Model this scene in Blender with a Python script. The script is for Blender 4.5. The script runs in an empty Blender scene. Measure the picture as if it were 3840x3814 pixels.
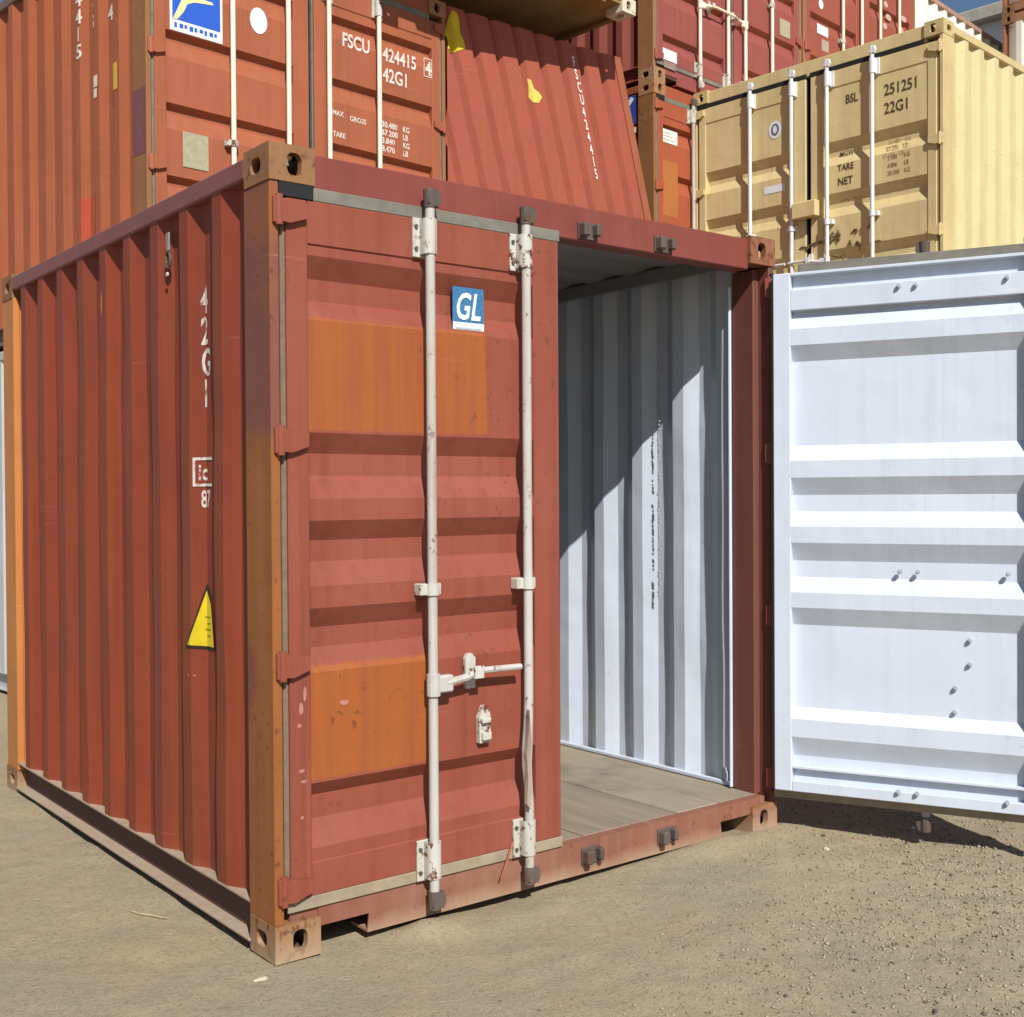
import bpy, bmesh, math, random
import numpy as np
from mathutils import Vector, Matrix

# ------------------------------------------------------------------ camera, sky, sun, exposure
scene = bpy.context.scene
COL = scene.collection
cam_d = bpy.data.cameras.new('camera'); cam = bpy.data.objects.new('camera', cam_d); COL.objects.link(cam)
cam.location = (-1.7103, -3.3895, 1.4789)
cam.rotation_euler = (1.55919, 0.0061, -0.66705)
cam_d.sensor_fit = 'HORIZONTAL'; cam_d.sensor_width = 36.0
cam_d.lens = 4452.4 / 3840 * 36.0
cam_d.clip_start = 0.05; cam_d.clip_end = 2000
scene.camera = cam

SUN = Vector((0.36, 1.0, -0.944)).normalized()          # direction the light travels
world = bpy.data.worlds.new('World'); scene.world = world; world.use_nodes = True
wn = world.node_tree; wn.nodes.clear()
sky = wn.nodes.new('ShaderNodeTexSky'); sky.sky_type = 'NISHITA'; sky.sun_disc = False
sky.sun_elevation = math.asin(-SUN.z); sky.sun_rotation = math.atan2(-SUN.x, -SUN.y)
sky.air_density = 1.0; sky.dust_density = 0.4; sky.ozone_density = 2.5
bg = wn.nodes.new('ShaderNodeBackground'); bg.inputs[1].default_value = 0.066
wo = wn.nodes.new('ShaderNodeOutputWorld')
wn.links.new(sky.outputs[0], bg.inputs[0]); wn.links.new(bg.outputs[0], wo.inputs[0])
sun_d = bpy.data.lights.new('sun', 'SUN'); sun_d.energy = 5.0; sun_d.angle = math.radians(0.5); sun_d.color = (1.0, 0.96, 0.90)
sun = bpy.data.objects.new('sun', sun_d); COL.objects.link(sun); sun.location = (-6, -14, 14)
sun.rotation_euler = SUN.to_track_quat('-Z', 'Y').to_euler()
scene.view_settings.view_transform = 'Standard'; scene.view_settings.look = 'None'
scene.view_settings.exposure = 0.22; scene.view_settings.gamma = 1.0

rng = random.Random(7)
W, H = 2.438, 2.591

# ------------------------------------------------------------------ materials
MATS = {}
def _base(name):
    m = bpy.data.materials.new(name); m.use_nodes = True
    nt = m.node_tree; b = nt.nodes['Principled BSDF']
    return m, nt, b
def _noise(nt, vec, scale, detail=4, rough=.55):
    n = nt.nodes.new('ShaderNodeTexNoise'); n.inputs['Scale'].default_value = scale
    n.inputs['Detail'].default_value = detail; n.inputs['Roughness'].default_value = rough
    nt.links.new(vec, n.inputs['Vector']); return n.outputs['Fac']
def _ramp(nt, fac, a, b):
    r = nt.nodes.new('ShaderNodeMapRange'); r.inputs[1].default_value = a; r.inputs[2].default_value = b
    r.clamp = True; nt.links.new(fac, r.inputs[0]); return r.outputs[0]
def _mix(nt, fac, a, b):
    x = nt.nodes.new('ShaderNodeMix'); x.data_type = 'RGBA'
    for s, v in ((0, fac), (6, a), (7, b)):
        if isinstance(v, (int, float)): x.inputs[s].default_value = v
        elif isinstance(v, tuple): x.inputs[s].default_value = (*v, 1)
        else: nt.links.new(v, x.inputs[s])
    return x.outputs[2]
def _math(nt, op, a, b=None):
    x = nt.nodes.new('ShaderNodeMath'); x.operation = op
    for s, v in ((0, a), (1, b)):
        if v is None: continue
        if isinstance(v, (int, float)): x.inputs[s].default_value = v
        else: nt.links.new(v, x.inputs[s])
    return x.outputs[0]
def _map(nt, vec, scale, loc=(0, 0, 0)):
    x = nt.nodes.new('ShaderNodeMapping'); x.inputs['Scale'].default_value = scale; x.inputs['Location'].default_value = loc
    nt.links.new(vec, x.inputs['Vector']); return x.outputs[0]
def _bump(nt, b, h, strength, dist):
    x = nt.nodes.new('ShaderNodeBump'); x.inputs['Strength'].default_value = strength; x.inputs['Distance'].default_value = dist
    nt.links.new(h, x.inputs['Height']); nt.links.new(x.outputs[0], b.inputs['Normal'])

def paint(name, c, c2=None, streak=None, rust=0.3, rough=.5, vary=.5, streak_amt=.45, dust=None, patch=None, spec=.35, zl=.48, boxes=None):
    """weathered steel paint; c2: second tone in blotches, streak: colour of vertical run marks"""
    if name in MATS: return MATS[name]
    m, nt, b = _base(name)
    pos = nt.nodes.new('ShaderNodeNewGeometry').outputs['Position']
    c2 = c2 or tuple(x * .8 for x in c); streak = streak or tuple(x * .72 for x in c)
    blot = _ramp(nt, _noise(nt, pos, 1.7, 6, .6), .38, .68)
    col = _mix(nt, _math(nt, 'MULTIPLY', blot, vary), c, c2)
    st = _ramp(nt, _noise(nt, _map(nt, pos, (16, 16, .55)), 1.0, 5, .65), .48, .72)
    col = _mix(nt, _math(nt, 'MULTIPLY', st, streak_amt), col, streak)
    if patch:      # clear-edged second coat, e.g. brush-outs on a post
        pc, sc, lo = patch
        pm = _ramp(nt, _noise(nt, _map(nt, pos, (.6, .6, 1.0), (3.1, 1.7, .4)), sc, 2, .4), lo, lo + .02)
        col = _mix(nt, pm, col, pc)
    fine = _noise(nt, pos, 70, 4, .6)
    zone = _ramp(nt, _noise(nt, _map(nt, pos, (1, 1, .7), (5, 2, 8)), 3.2, 4, .6), zl, zl+.2)
    for bx in boxes or []:                                 # overpainted areas with brushed, uneven borders
        x0, x1, z0, z1, bc, bc2 = bx
        sq = nt.nodes.new('ShaderNodeSeparateXYZ'); nt.links.new(pos, sq.inputs[0])
        wob = _math(nt, 'MULTIPLY', _math(nt, 'SUBTRACT', _noise(nt, _map(nt, pos, (9, 9, 2.5)), 1.0, 5, .7), .5), .07)
        xx = _math(nt, 'ADD', sq.outputs[0], wob); zz = _math(nt, 'ADD', sq.outputs[2], _math(nt, 'MULTIPLY', wob, .35))
        mk = _math(nt, 'MULTIPLY', _math(nt, 'MULTIPLY', _ramp(nt, xx, x0-.004, x0+.004), _ramp(nt, xx, x1+.008, x1-.010)),
                   _math(nt, 'MULTIPLY', _ramp(nt, zz, z0-.004, z0+.006), _ramp(nt, zz, z1+.006, z1-.008)))
        thin = _ramp(nt, _noise(nt, _map(nt, pos, (22, 22, 1.1), (2, 0, 1)), 1.0, 5, .65), .30, .55)
        col = _mix(nt, _math(nt, 'MULTIPLY', mk, _math(nt, 'ADD', _math(nt, 'MULTIPLY', thin, .35), .62)), col, _mix(nt, thin, bc2, bc))
    mp = nt.nodes.new('ShaderNodeMapping'); mp.inputs['Scale'].default_value = (2.2, 2.2, 70); mp.inputs['Rotation'].default_value = (.25, .33, .1)
    nt.links.new(pos, mp.inputs['Vector'])
    scr = _math(nt, 'MULTIPLY', _ramp(nt, _noise(nt, mp.outputs[0], 1.0, 3, .6), .66, .70), _ramp(nt, _noise(nt, _map(nt, pos, (1, 1, 1), (7, 7, 3)), 2.3, 3, .5), .52, .66))
    col = _mix(nt, _math(nt, 'MULTIPLY', scr, .45), col, tuple(min(.75, x*1.35+.06) for x in c))
    grime = _math(nt, 'MULTIPLY', _ramp(nt, _noise(nt, _map(nt, pos, (24, 24, .35), (4, 1, 6)), 1.0, 6, .7), .52, .68), _ramp(nt, _noise(nt, _map(nt, pos, (1, 1, .5), (2, 9, 1)), 1.3, 3, .5), .42, .62))
    col = _mix(nt, _math(nt, 'MULTIPLY', grime, .30 if max(c) < .5 else .16), col, (.07, .055, .042))
    if rust > 0:
        chips = _math(nt, 'MULTIPLY', _ramp(nt, _noise(nt, _map(nt, pos, (1, 1, .8)), 34, 5, .62), .60 if rust < .7 else .54, .66 if rust < .7 else .61), zone)
        col = _mix(nt, _math(nt, 'MULTIPLY', chips, rust * 1.6), col, (.13, .045, .018))
        run = _math(nt, 'MULTIPLY', _ramp(nt, _noise(nt, _map(nt, pos, (30, 30, .8), (1, 4, 2)), 1.0, 4, .6), .60, .74), zone)
        col = _mix(nt, _math(nt, 'MULTIPLY', run, min(1, rust)), col, (.22, .075, .025))
    if dust:
        dc, z1, amt = dust
        sp = nt.nodes.new('ShaderNodeSeparateXYZ'); nt.links.new(pos, sp.inputs[0])
        zf = _math(nt, 'ADD', sp.outputs[2], _math(nt, 'MULTIPLY', _noise(nt, pos, 9, 5, .65), z1 * 1.2))
        df = _ramp(nt, zf, z1 * 1.9, z1 * .5)
        col = _mix(nt, _math(nt, 'MULTIPLY', df, amt), col, dc)
    nt.links.new(col, b.inputs['Base Color'])
    b.inputs['Specular IOR Level'].default_value = spec
    rr = nt.nodes.new('ShaderNodeMapRange'); rr.inputs[3].default_value = rough - .08; rr.inputs[4].default_value = rough + .2
    nt.links.new(fine, rr.inputs[0]); nt.links.new(rr.outputs[0], b.inputs['Roughness'])
    hh = _math(nt, 'ADD', _math(nt, 'MULTIPLY', _noise(nt, pos, 2.6, 2, .5), 6.0), _math(nt, 'MULTIPLY', fine, .12))
    _bump(nt, b, hh, .55, .004)
    MATS[name] = m; return m
def plain(name, c, rough=.6, metal=0, var=.25, scale=30, spec=.3):
    if name in MATS: return MATS[name]
    m, nt, b = _base(name)
    pos = nt.nodes.new('ShaderNodeNewGeometry').outputs['Position']
    f = _ramp(nt, _noise(nt, pos, scale, 5, .6), .35, .7)
    nt.links.new(_mix(nt, _math(nt, 'MULTIPLY', f, var * 2), c, tuple(x * .55 for x in c)), b.inputs['Base Color'])
    b.inputs['Roughness'].default_value = rough; b.inputs['Metallic'].default_value = metal
    b.inputs['Specular IOR Level'].default_value = spec
    MATS[name] = m; return m

DUST = (.42, .31, .20)
M_MAROON = paint('maroon_door_paint', (.245, .060, .035), (.27, .080, .052), (.18, .041, .024), rust=.5, zl=.44, vary=.8, streak_amt=.6, dust=(DUST, .12, .35))
M_ORANGE = paint('orange_patch_paint', (.385, .115, .032), (.33, .095, .03), (.42, .12, .024), rust=.05, vary=.8, streak_amt=.7)
M_SIDE = paint('red_side_paint', (.235, .042, .0175), (.185, .040, .022), (.245, .060, .018), rust=.45, zl=.44, vary=.8, streak_amt=.8, dust=(DUST, .14, .30))
M_RAIL = paint('purple_rail', (.23, .085, .075), (.19, .085, .075), rust=.35)  # rails in a more purple tone than the side walls
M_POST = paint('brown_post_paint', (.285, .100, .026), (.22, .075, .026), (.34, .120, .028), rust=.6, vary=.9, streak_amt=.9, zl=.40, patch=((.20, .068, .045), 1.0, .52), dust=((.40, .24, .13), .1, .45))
M_POSTB = paint('orange_rear_post_paint', (.52, .20, .055), (.42, .15, .04), rust=.3, dust=(DUST, .1, .4))
M_CAST = paint('rusty_casting', (.28, .145, .065), (.22, .105, .045), (.33, .18, .09), rust=.9, rough=.75, vary=1, zl=.36, dust=((.43, .33, .22), .09, .6))
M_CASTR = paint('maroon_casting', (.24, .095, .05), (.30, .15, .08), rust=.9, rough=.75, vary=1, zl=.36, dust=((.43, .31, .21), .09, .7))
M_SILL = paint('dusty_sill_paint', (.215, .072, .048), (.26, .125, .08), (.30, .165, .105), rust=.6, vary=1, zl=.42, rough=.7, dust=(DUST, .06, .75))
M_CHAN = paint('brown_channel', (.11, .048, .036), (.085, .042, .034), rust=.3, rough=.7)
M_FLANGE = paint('dusty_flange', (.38, .29, .21), (.28, .185, .125), rust=.5, rough=.85, zl=.42)
M_WHITE = paint('white_inside_paint', (.575, .635, .735), (.545, .60, .69), (.48, .52, .59), rust=.10, vary=.6, streak_amt=.4, rough=.38, spec=.4)
M_GASK = plain('grey_gasket', (.20, .19, .155), .75, var=.35, scale=14)
M_GASKD = plain('dusty_gasket', (.33, .27, .19), .8, var=.3, scale=14)
M_BLACK = plain('black_rubber_and_shade', (.016, .017, .018), .7)  # rubber seals, also the shade blocked in black at notch and post
M_BAR = paint('chalky_bar_paint', (.48, .475, .45), (.40, .385, .35), (.32, .20, .12), rust=.69, vary=.8, streak_amt=.75, zl=.43, rough=.5, dust=((.5, .40, .28), .12, .4))
M_ZINC = paint('white_bracket_paint', (.53, .53, .48), (.44, .43, .37), (.38, .28, .18), rust=.9, vary=.9, zl=.36, rough=.55, dust=((.5, .42, .3), .1, .3))
M_CAM = paint('dark_forged_cam', (.085, .065, .055), (.16, .13, .11), rust=.9, rough=.6)
M_BOLT = plain('bolt_steel', (.16, .16, .165), .5, metal=.6)
M_WTXT = plain('white_lettering', (.78, .74, .70), .6, var=.15)
M_BTXT = plain('black_lettering', (.09, .065, .03), .6, var=.25)
M_YEL = plain('yellow_sticker', (.72, .55, .02), .5, var=.2, scale=18)
M_BLUE = plain('blue_print', (.03, .11, .55), .45, var=.1)
M_GLB = plain('label_blue', (.05, .19, .38), .5, var=.35, scale=60)
M_LBL = plain('white_label', (.72, .74, .76), .5, var=.12, scale=9)
M_GREYP = plain('grey_data_plate', (.40, .37, .25), .6, var=.25, scale=40)
M_PALEY = plain('pale_yellow_print', (.75, .72, .35), .5, var=.1)

def worn(name, c, under, lo=.54):
    if name in MATS: return MATS[name]
    m, nt, b = _base(name); pos = nt.nodes.new('ShaderNodeNewGeometry').outputs['Position']
    f = _ramp(nt, _noise(nt, _map(nt, pos, (1, 1, .7)), 42, 6, .7), lo, lo+.07)
    nt.links.new(_mix(nt, f, c, under), b.inputs['Base Color']); b.inputs['Roughness'].default_value = .65; MATS[name] = m; return m
M_STXT = worn('worn_side_lettering', (.62, .55, .50), (.24, .04, .02), .55)
M_FTXT = worn('worn_brick_lettering', (.66, .58, .52), (.34, .10, .05), .58)
# floor boards
def wood_mat():
    m, nt, b = _base('worn_floor_wood')
    pos = nt.nodes.new('ShaderNodeNewGeometry').outputs['Position']
    oi = nt.nodes.new('ShaderNodeObjectInfo').outputs['Random']
    grain = _noise(nt, _map(nt, pos, (26, 1.4, 10)), 1.0, 7, .65)
    col = _mix(nt, _ramp(nt, grain, .3, .72), (.30, .235, .16), (.155, .125, .09))
    col = _mix(nt, _math(nt, 'MULTIPLY', oi, .6), col, (.33, .28, .205))
    col = _mix(nt, _ramp(nt, _noise(nt, pos, 3.1, 5, .6), .50, .66), col, (.19, .16, .12))
    nt.links.new(col, b.inputs['Base Color']); b.inputs['Roughness'].default_value = .75
    _bump(nt, b, grain, .3, .002); return m
M_WOOD = wood_mat()

def ground_mat():
    m, nt, b = _base('packed_dirt')
    pos = nt.nodes.new('ShaderNodeNewGeometry').outputs['Position']
    big = _ramp(nt, _noise(nt, pos, .9, 6, .6), .36, .66)
    mid = _noise(nt, pos, 6, 6, .65); fine = _noise(nt, pos, 55, 5, .7); grit = _noise(nt, pos, 240, 3, .7)
    col = _mix(nt, big, (.385, .310, .198), (.315, .268, .185))
    col = _mix(nt, _math(nt, 'MULTIPLY', _ramp(nt, _noise(nt, _map(nt, pos, (1, 1, 1), (9, 3, 0)), 1.9, 5, .6), .53, .72), .65), col, (.40, .295, .18))
    col = _mix(nt, _math(nt, 'MULTIPLY', _ramp(nt, mid, .45, .75), .55), col, (.285, .245, .18))
    col = _mix(nt, _math(nt, 'MULTIPLY', _ramp(nt, fine, .50, .70), .75), col, (.21, .17, .115))
    col = _mix(nt, _math(nt, 'MULTIPLY', _ramp(nt, grit, .54, .68), .6), col, (.53, .45, .33))
    pits = _noise(nt, _map(nt, pos, (1, 1, 1), (3, 8, 0)), 120, 4, .7)
    col = _mix(nt, _math(nt, 'MULTIPLY', _ramp(nt, pits, .56, .68), .7), col, (.17, .14, .095))
    nt.links.new(col, b.inputs['Base Color']); b.inputs['Roughness'].default_value = .95; b.inputs['Specular IOR Level'].default_value = .1
    hh = _math(nt, 'ADD', _math(nt, 'MULTIPLY', mid, .4), _math(nt, 'ADD', _math(nt, 'MULTIPLY', fine, .5), _math(nt, 'MULTIPLY', grit, .18)))
    hh = _math(nt, 'SUBTRACT', hh, _math(nt, 'MULTIPLY', pits, .45)); _bump(nt, b, hh, .9, .012); return m
M_GROUND = ground_mat()
def stone_mat():
    m, nt, b = _base('gravel_stone')
    pos = nt.nodes.new('ShaderNodeNewGeometry').outputs['Position']
    v = nt.nodes.new('ShaderNodeTexVoronoi'); v.inputs['Scale'].default_value = 45; nt.links.new(pos, v.inputs['Vector'])
    f = nt.nodes.new('ShaderNodeSeparateColor'); nt.links.new(v.outputs['Color'], f.inputs[0])
    col = _mix(nt, f.outputs[0], (.22, .18, .125), (.39, .325, .235))
    col = _mix(nt, _ramp(nt, f.outputs[1], .86, .88), col, (.12, .10, .075))
    nt.links.new(col, b.inputs['Base Color']); b.inputs['Roughness'].default_value = .9; return m
M_STONE = stone_mat()

# ------------------------------------------------------------------ mesh helpers
class MB:
    """collects faces of ONE part; each face may carry a material index"""
    def __init__(s): s.v = []; s.f = []; s.m = []
    def quad(s, a, b, c, d, m=0):
        i = len(s.v); s.v += [a, b, c, d]; s.f.append((i, i+1, i+2, i+3)); s.m.append(m)
    def box(s, x0, x1, y0, y1, z0, z1, m=0, c=.003):
        bm = bmesh.new(); bmesh.ops.create_cube(bm, size=1)
        for v in bm.verts: v.co = ((x0+x1)/2+v.co.x*(x1-x0), (y0+y1)/2+v.co.y*(y1-y0), (z0+z1)/2+v.co.z*(z1-z0))
        c = min(c, .3*min(abs(x1-x0), abs(y1-y0), abs(z1-z0)))
        if c > 0: bmesh.ops.bevel(bm, geom=list(bm.edges), offset=c, segments=1, affect='EDGES')
        s.bm(bm, m)
    def bm(s, bm, m=0, mat=None):
        i = len(s.v); bm.verts.index_update()
        for v in bm.verts: s.v.append(tuple((mat @ v.co) if mat else v.co))
        for f in bm.faces: s.f.append(tuple(i+v.index for v in f.verts)); s.m.append(m)
        bm.free()
    def tube(s, pts, r, n=12, m=0, caps=True):
        pts = [Vector(p) for p in pts]; i0 = len(s.v); rs = r if isinstance(r, (list, tuple)) else [r]*len(pts)
        for k, p in enumerate(pts):
            d = (pts[min(k+1, len(pts)-1)]-pts[max(k-1, 0)]).normalized()
            a = d.orthogonal().normalized() if abs(d.z) < .9 else Vector((1, 0, 0)); a = (a-d*a.dot(d)).normalized(); b_ = d.cross(a)
            for j in range(n):
                t = 2*math.pi*j/n; s.v.append(tuple(p+a*math.cos(t)*rs[k]+b_*math.sin(t)*rs[k]))
        for k in range(len(pts)-1):
            for j in range(n):
                s.f.append((i0+k*n+j, i0+k*n+(j+1) % n, i0+(k+1)*n+(j+1) % n, i0+(k+1)*n+j)); s.m.append(m)
        if caps:
            k1 = i0+(len(pts)-1)*n; j0 = len(s.v); s.v += s.v[i0:i0+n]+s.v[k1:k1+n]   # own verts keep the sides' shading straight
            s.f.append(tuple(range(j0, j0+n))[::-1]); s.m.append(m); s.f.append(tuple(range(j0+n, j0+2*n))); s.m.append(m)
    def prism(s, poly, to3, d0, d1, m=0):
        """poly in 2D, to3(u,v,d) -> xyz"""
        n = len(poly); i = len(s.v)
        s.v += [to3(u, v, d0) for u, v in poly]+[to3(u, v, d1) for u, v in poly]
        s.f.append(tuple(range(i, i+n))); s.m.append(m); s.f.append(tuple(range(i+2*n-1, i+n-1, -1))); s.m.append(m)
        for k in range(n): s.f.append((i+k, i+(k+1) % n, i+n+(k+1) % n, i+n+k)); s.m.append(m)
    def mesh(s, name, mats, smooth=False):
        me = bpy.data.meshes.new(name); me.from_pydata(s.v, [], s.f)
        for m_ in (mats if isinstance(mats, (list, tuple)) else [mats]): me.materials.append(m_)
        me.polygons.foreach_set('material_index', s.m)
        if smooth: me.polygons.foreach_set('use_smooth', [True]*len(s.f))
        me.update(); return me
    def build(s, name, mats, parent=None, smooth=False):
        return link(name, s.mesh(name, mats, smooth), parent)
def link(name, me, parent=None, loc=(0, 0, 0), rz=0):
    o = bpy.data.objects.new(name, me); COL.objects.link(o); o.parent = parent
    o.location = loc; o.rotation_euler = (0, 0, rz); return o
def tag(o, label, cat, group=None, kind=None):
    if label: o['label'] = label
    if cat: o['category'] = cat
    if group: o['group'] = group
    if kind: o['kind'] = kind
    return o
def empty(name, loc, rz, label, cat, group=None):
    o = bpy.data.objects.new(name, None); COL.objects.link(o); o.location = loc; o.rotation_euler = (0, 0, rz)
    o.empty_display_size = .3; return tag(o, label, cat, group)

# corner castings: hollow shells with apertures on the three outer faces (8 shared meshes)
CW, CD, CH = .162, .178, .118
def hole_face(mb, o, u, v, w, h, hc, hw, hh, inward, n=24):
    o, u, v, inw = Vector(o), Vector(u), Vector(v), Vector(inward)
    cx, cy = hc; outer = []; inner = []
    corners = [math.atan2(y-cy, x-cx) for x, y in ((0, 0), (w, 0), (w, h), (0, h))]
    ang = [2*math.pi*k/n for k in range(n)]
    for c in corners:
        k = min(range(n), key=lambda q: abs((ang[q]-c+math.pi) % (2*math.pi)-math.pi)); ang[k] = c
    for a in ang:
        ca, sa = math.cos(a), math.sin(a)
        t = min([(w-cx)/ca if ca > 1e-9 else (-cx/ca if ca < -1e-9 else 9), (h-cy)/sa if sa > 1e-9 else (-cy/sa if sa < -1e-9 else 9)])
        outer.append(o+u*(cx+ca*t)+v*(cy+sa*t))
        e = 3.0; q = (abs(ca/hw)**e+abs(sa/hh)**e)**(-1/e); inner.append(o+u*(cx+ca*q)+v*(cy+sa*q))
    for k in range(n):
        j = (k+1) % n
        mb.quad(outer[k], outer[j], inner[j], inner[k]); mb.quad(inner[k], inner[j], inner[j]+inw, inner[k]+inw)
def casting_mesh(name):
    mb = MB(); d = .026
    hole_face(mb, (0, 0, 0), (1, 0, 0), (0, 0, 1), CW, CH, (.088, .060), .026, .036, (0, d, 0))     # front
    hole_face(mb, (0, 0, 0), (0, 1, 0), (0, 0, 1), CD, CH, (.095, .060), .036, .026, (d, 0, 0))     # side
    hole_face(mb, (0, 0, 0), (1, 0, 0), (0, 1, 0), CW, CD, (.085, .09), .03, .055, (0, 0, d))        # outer z face
    mb.quad((CW, 0, 0), (CW, CD, 0), (CW, CD, CH), (CW, 0, CH)); mb.quad((0, CD, 0), (CW, CD, 0), (CW, CD, CH), (0, CD, CH)); mb.quad((0, 0, CH), (CW, 0, CH), (CW, CD, CH), (0, CD, CH))
    bm = bmesh.new(); me = mb.mesh(name, M_CAST); bm.from_mesh(me); bmesh.ops.remove_doubles(bm, verts=bm.verts, dist=1e-5)
    bmesh.ops.recalc_face_normals(bm, faces=bm.faces)
    es = [e for e in bm.edges if all(min(abs(v.co[i]-a) for a in ((0, (CW, CD, CH)[i]))) < 1e-5 for v in e.verts for i in range(3)) is False and len(e.link_faces) == 2 and e.calc_face_angle() > 1.2
          and sum(all(abs(v.co[i]) < 1e-5 or abs(v.co[i]-(CW, CD, CH)[i]) < 1e-5 for v in e.verts) for i in range(3)) >= 2]
    bmesh.ops.bevel(bm, geom=es, offset=.014, segments=3, affect='EDGES')
    out = ([tuple(v.co) for v in bm.verts], [tuple(v.index for v in f.verts) for f in bm.faces]) if not bm.verts.index_update() else None
    bm.free(); return out
_cv, _cf = casting_mesh('casting_source')
CAST = {}
def casting(sx, sy, sz, mat):
    k = (sx, sy, sz, mat.name)
    if k not in CAST:
        me = bpy.data.meshes.new('corner_casting')
        vs = [(x if sx > 0 else -x, y if sy > 0 else -y, z if sz > 0 else -z) for x, y, z in _cv]
        me.from_pydata(vs, [], _cf if sx*sy*sz > 0 else [f[::-1] for f in _cf]); me.materials.append(mat); CAST[k] = me
    return CAST[k]

# corrugation profile along a wall: list of (t, depth)
PITCH = (.072, .068, .070, .068)
def corr_profile(t0, t1, phase, d=.036):
    """phase = t of one start of an inward facet"""
    P = sum(PITCH); pts = []; k = math.floor((t0-phase)/P)-1
    while phase+k*P < t1+P:
        a = phase+k*P; pts += [(a, 0), (a+.068, d), (a+.138, d), (a+.206, 0)]; k += 1
    def at(t):
        for (p, q), (r, s_) in zip(pts, pts[1:]):
            if p <= t <= r: return q+(s_-q)*(t-p)/(r-p) if r > p else q
        return 0
    return [(t0, at(t0))]+[p for p in pts if t0 < p[0] < t1]+[(t1, at(t1))], at
def corr_sheet(prof, z0, z1, to3, mats, th=.003, dent=None):
    """closed sheet following prof; to3(t, depth, z); dent(t, z) adds unevenness"""
    mb = MB()
    if dent:
        n = 26; zs = [z0+(z1-z0)*k/n for k in range(n+1)]; ts = []
        for (a, d), (b, e) in zip(prof, prof[1:]): ts += [(a, d), ((a+b)/2, (d+e)/2)]
        ts.append(prof[-1])
        for (a, d), (b, e) in zip(ts, ts[1:]):
            for p, q in zip(zs, zs[1:]):
                h = [d+dent(a, p), e+dent(b, p), e+dent(b, q), d+dent(a, q)]
                mb.quad(to3(a, h[0], p), to3(b, h[1], p), to3(b, h[2], q), to3(a, h[3], q), 0)
                mb.quad(to3(a, h[3]+th, q), to3(b, h[2]+th, q), to3(b, h[1]+th, p), to3(a, h[0]+th, p), 1)
        return mb
    for (a, d), (b, e) in zip(prof, prof[1:]):
        mb.quad(to3(a, d, z0), to3(b, e, z0), to3(b, e, z1), to3(a, d, z1), 0)
        mb.quad(to3(a, d+th, z1), to3(b, e+th, z1), to3(b, e+th, z0), to3(a, d+th, z0), 1)
        mb.quad(to3(a, d, z0), to3(a, d+th, z0), to3(b, e+th, z0), to3(b, e, z0), 0)
        mb.quad(to3(a, d, z1), to3(b, e, z1), to3(b, e+th, z1), to3(a, d+th, z1), 0)
    for a, d in (prof[0], prof[-1]): mb.quad(to3(a, d, z0), to3(a, d, z1), to3(a, d+th, z1), to3(a, d+th, z0), 0)
    return mb

# lettering: text outlines turned to flat meshes, optionally wrapped onto a corrugated wall
def text2d(body, size, xs=.62, bold=.012, align='LEFT', vertical=False):
    c = bpy.data.curves.new('t', 'FONT'); c.body = body; c.size = size/.73; c.align_x = align; c.offset = bold*size; c.resolution_u = 3
    if vertical: c.space_line = .78; c.align_x = 'CENTER'
    o = bpy.data.objects.new('t', c); COL.objects.link(o)
    dg = bpy.context.evaluated_depsgraph_get(); me = bpy.data.meshes.new_from_object(o.evaluated_get(dg))
    V = [(v.co.x*xs, v.co.y) for v in me.vertices]; F = [tuple(p.vertices) for p in me.polygons]
    bpy.data.objects.remove(o); bpy.data.curves.remove(c); bpy.data.meshes.remove(me); return V, F
def lettering(name, body, size, to3, mat, parent, cuts=None, **kw):
    V, F = text2d(body, size, **kw)
    bm = bmesh.new(); vs = [bm.verts.new((x, y, 0)) for x, y in V]
    for f in F:
        try: bm.faces.new([vs[i] for i in f])
        except ValueError: pass
    for c in cuts or []:
        bmesh.ops.bisect_plane(bm, geom=list(bm.verts)+list(bm.edges)+list(bm.faces), plane_co=(c, 0, 0), plane_no=(1, 0, 0))
    mb = MB(); bm.verts.index_update()
    mb.v = [tuple(to3(v.co.x, v.co.y)) for v in bm.verts]; mb.f = [tuple(v.index for v in f.verts) for f in bm.faces]; mb.m = [0]*len(mb.f)
    bm.free(); return mb.build(name, mat, parent)
def poly_on(name, poly, to3, mat, parent, cuts=None):
    bm = bmesh.new(); bm.faces.new([bm.verts.new((x, y, 0)) for x, y in poly])
    for c in cuts or []:
        bmesh.ops.bisect_plane(bm, geom=list(bm.verts)+list(bm.edges)+list(bm.faces), plane_co=(c, 0, 0), plane_no=(1, 0, 0))
    bm.verts.index_update(); mb = MB(); mb.v = [tuple(to3(v.co.x, v.co.y)) for v in bm.verts]
    mb.f = [tuple(v.index for v in f.verts) for f in bm.faces]; mb.m = [0]*len(mb.f); bm.free()
    return mb.build(name, mat, parent)
def rect(x0, x1, z0, z1): return [(x0, z0), (x1, z0), (x1, z1), (x0, z1)]
def disc(cx, cz, rx, rz, n=24): return [(cx+rx*math.cos(2*math.pi*k/n), cz+rz*math.sin(2*math.pi*k/n)) for k in range(n)]

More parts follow.
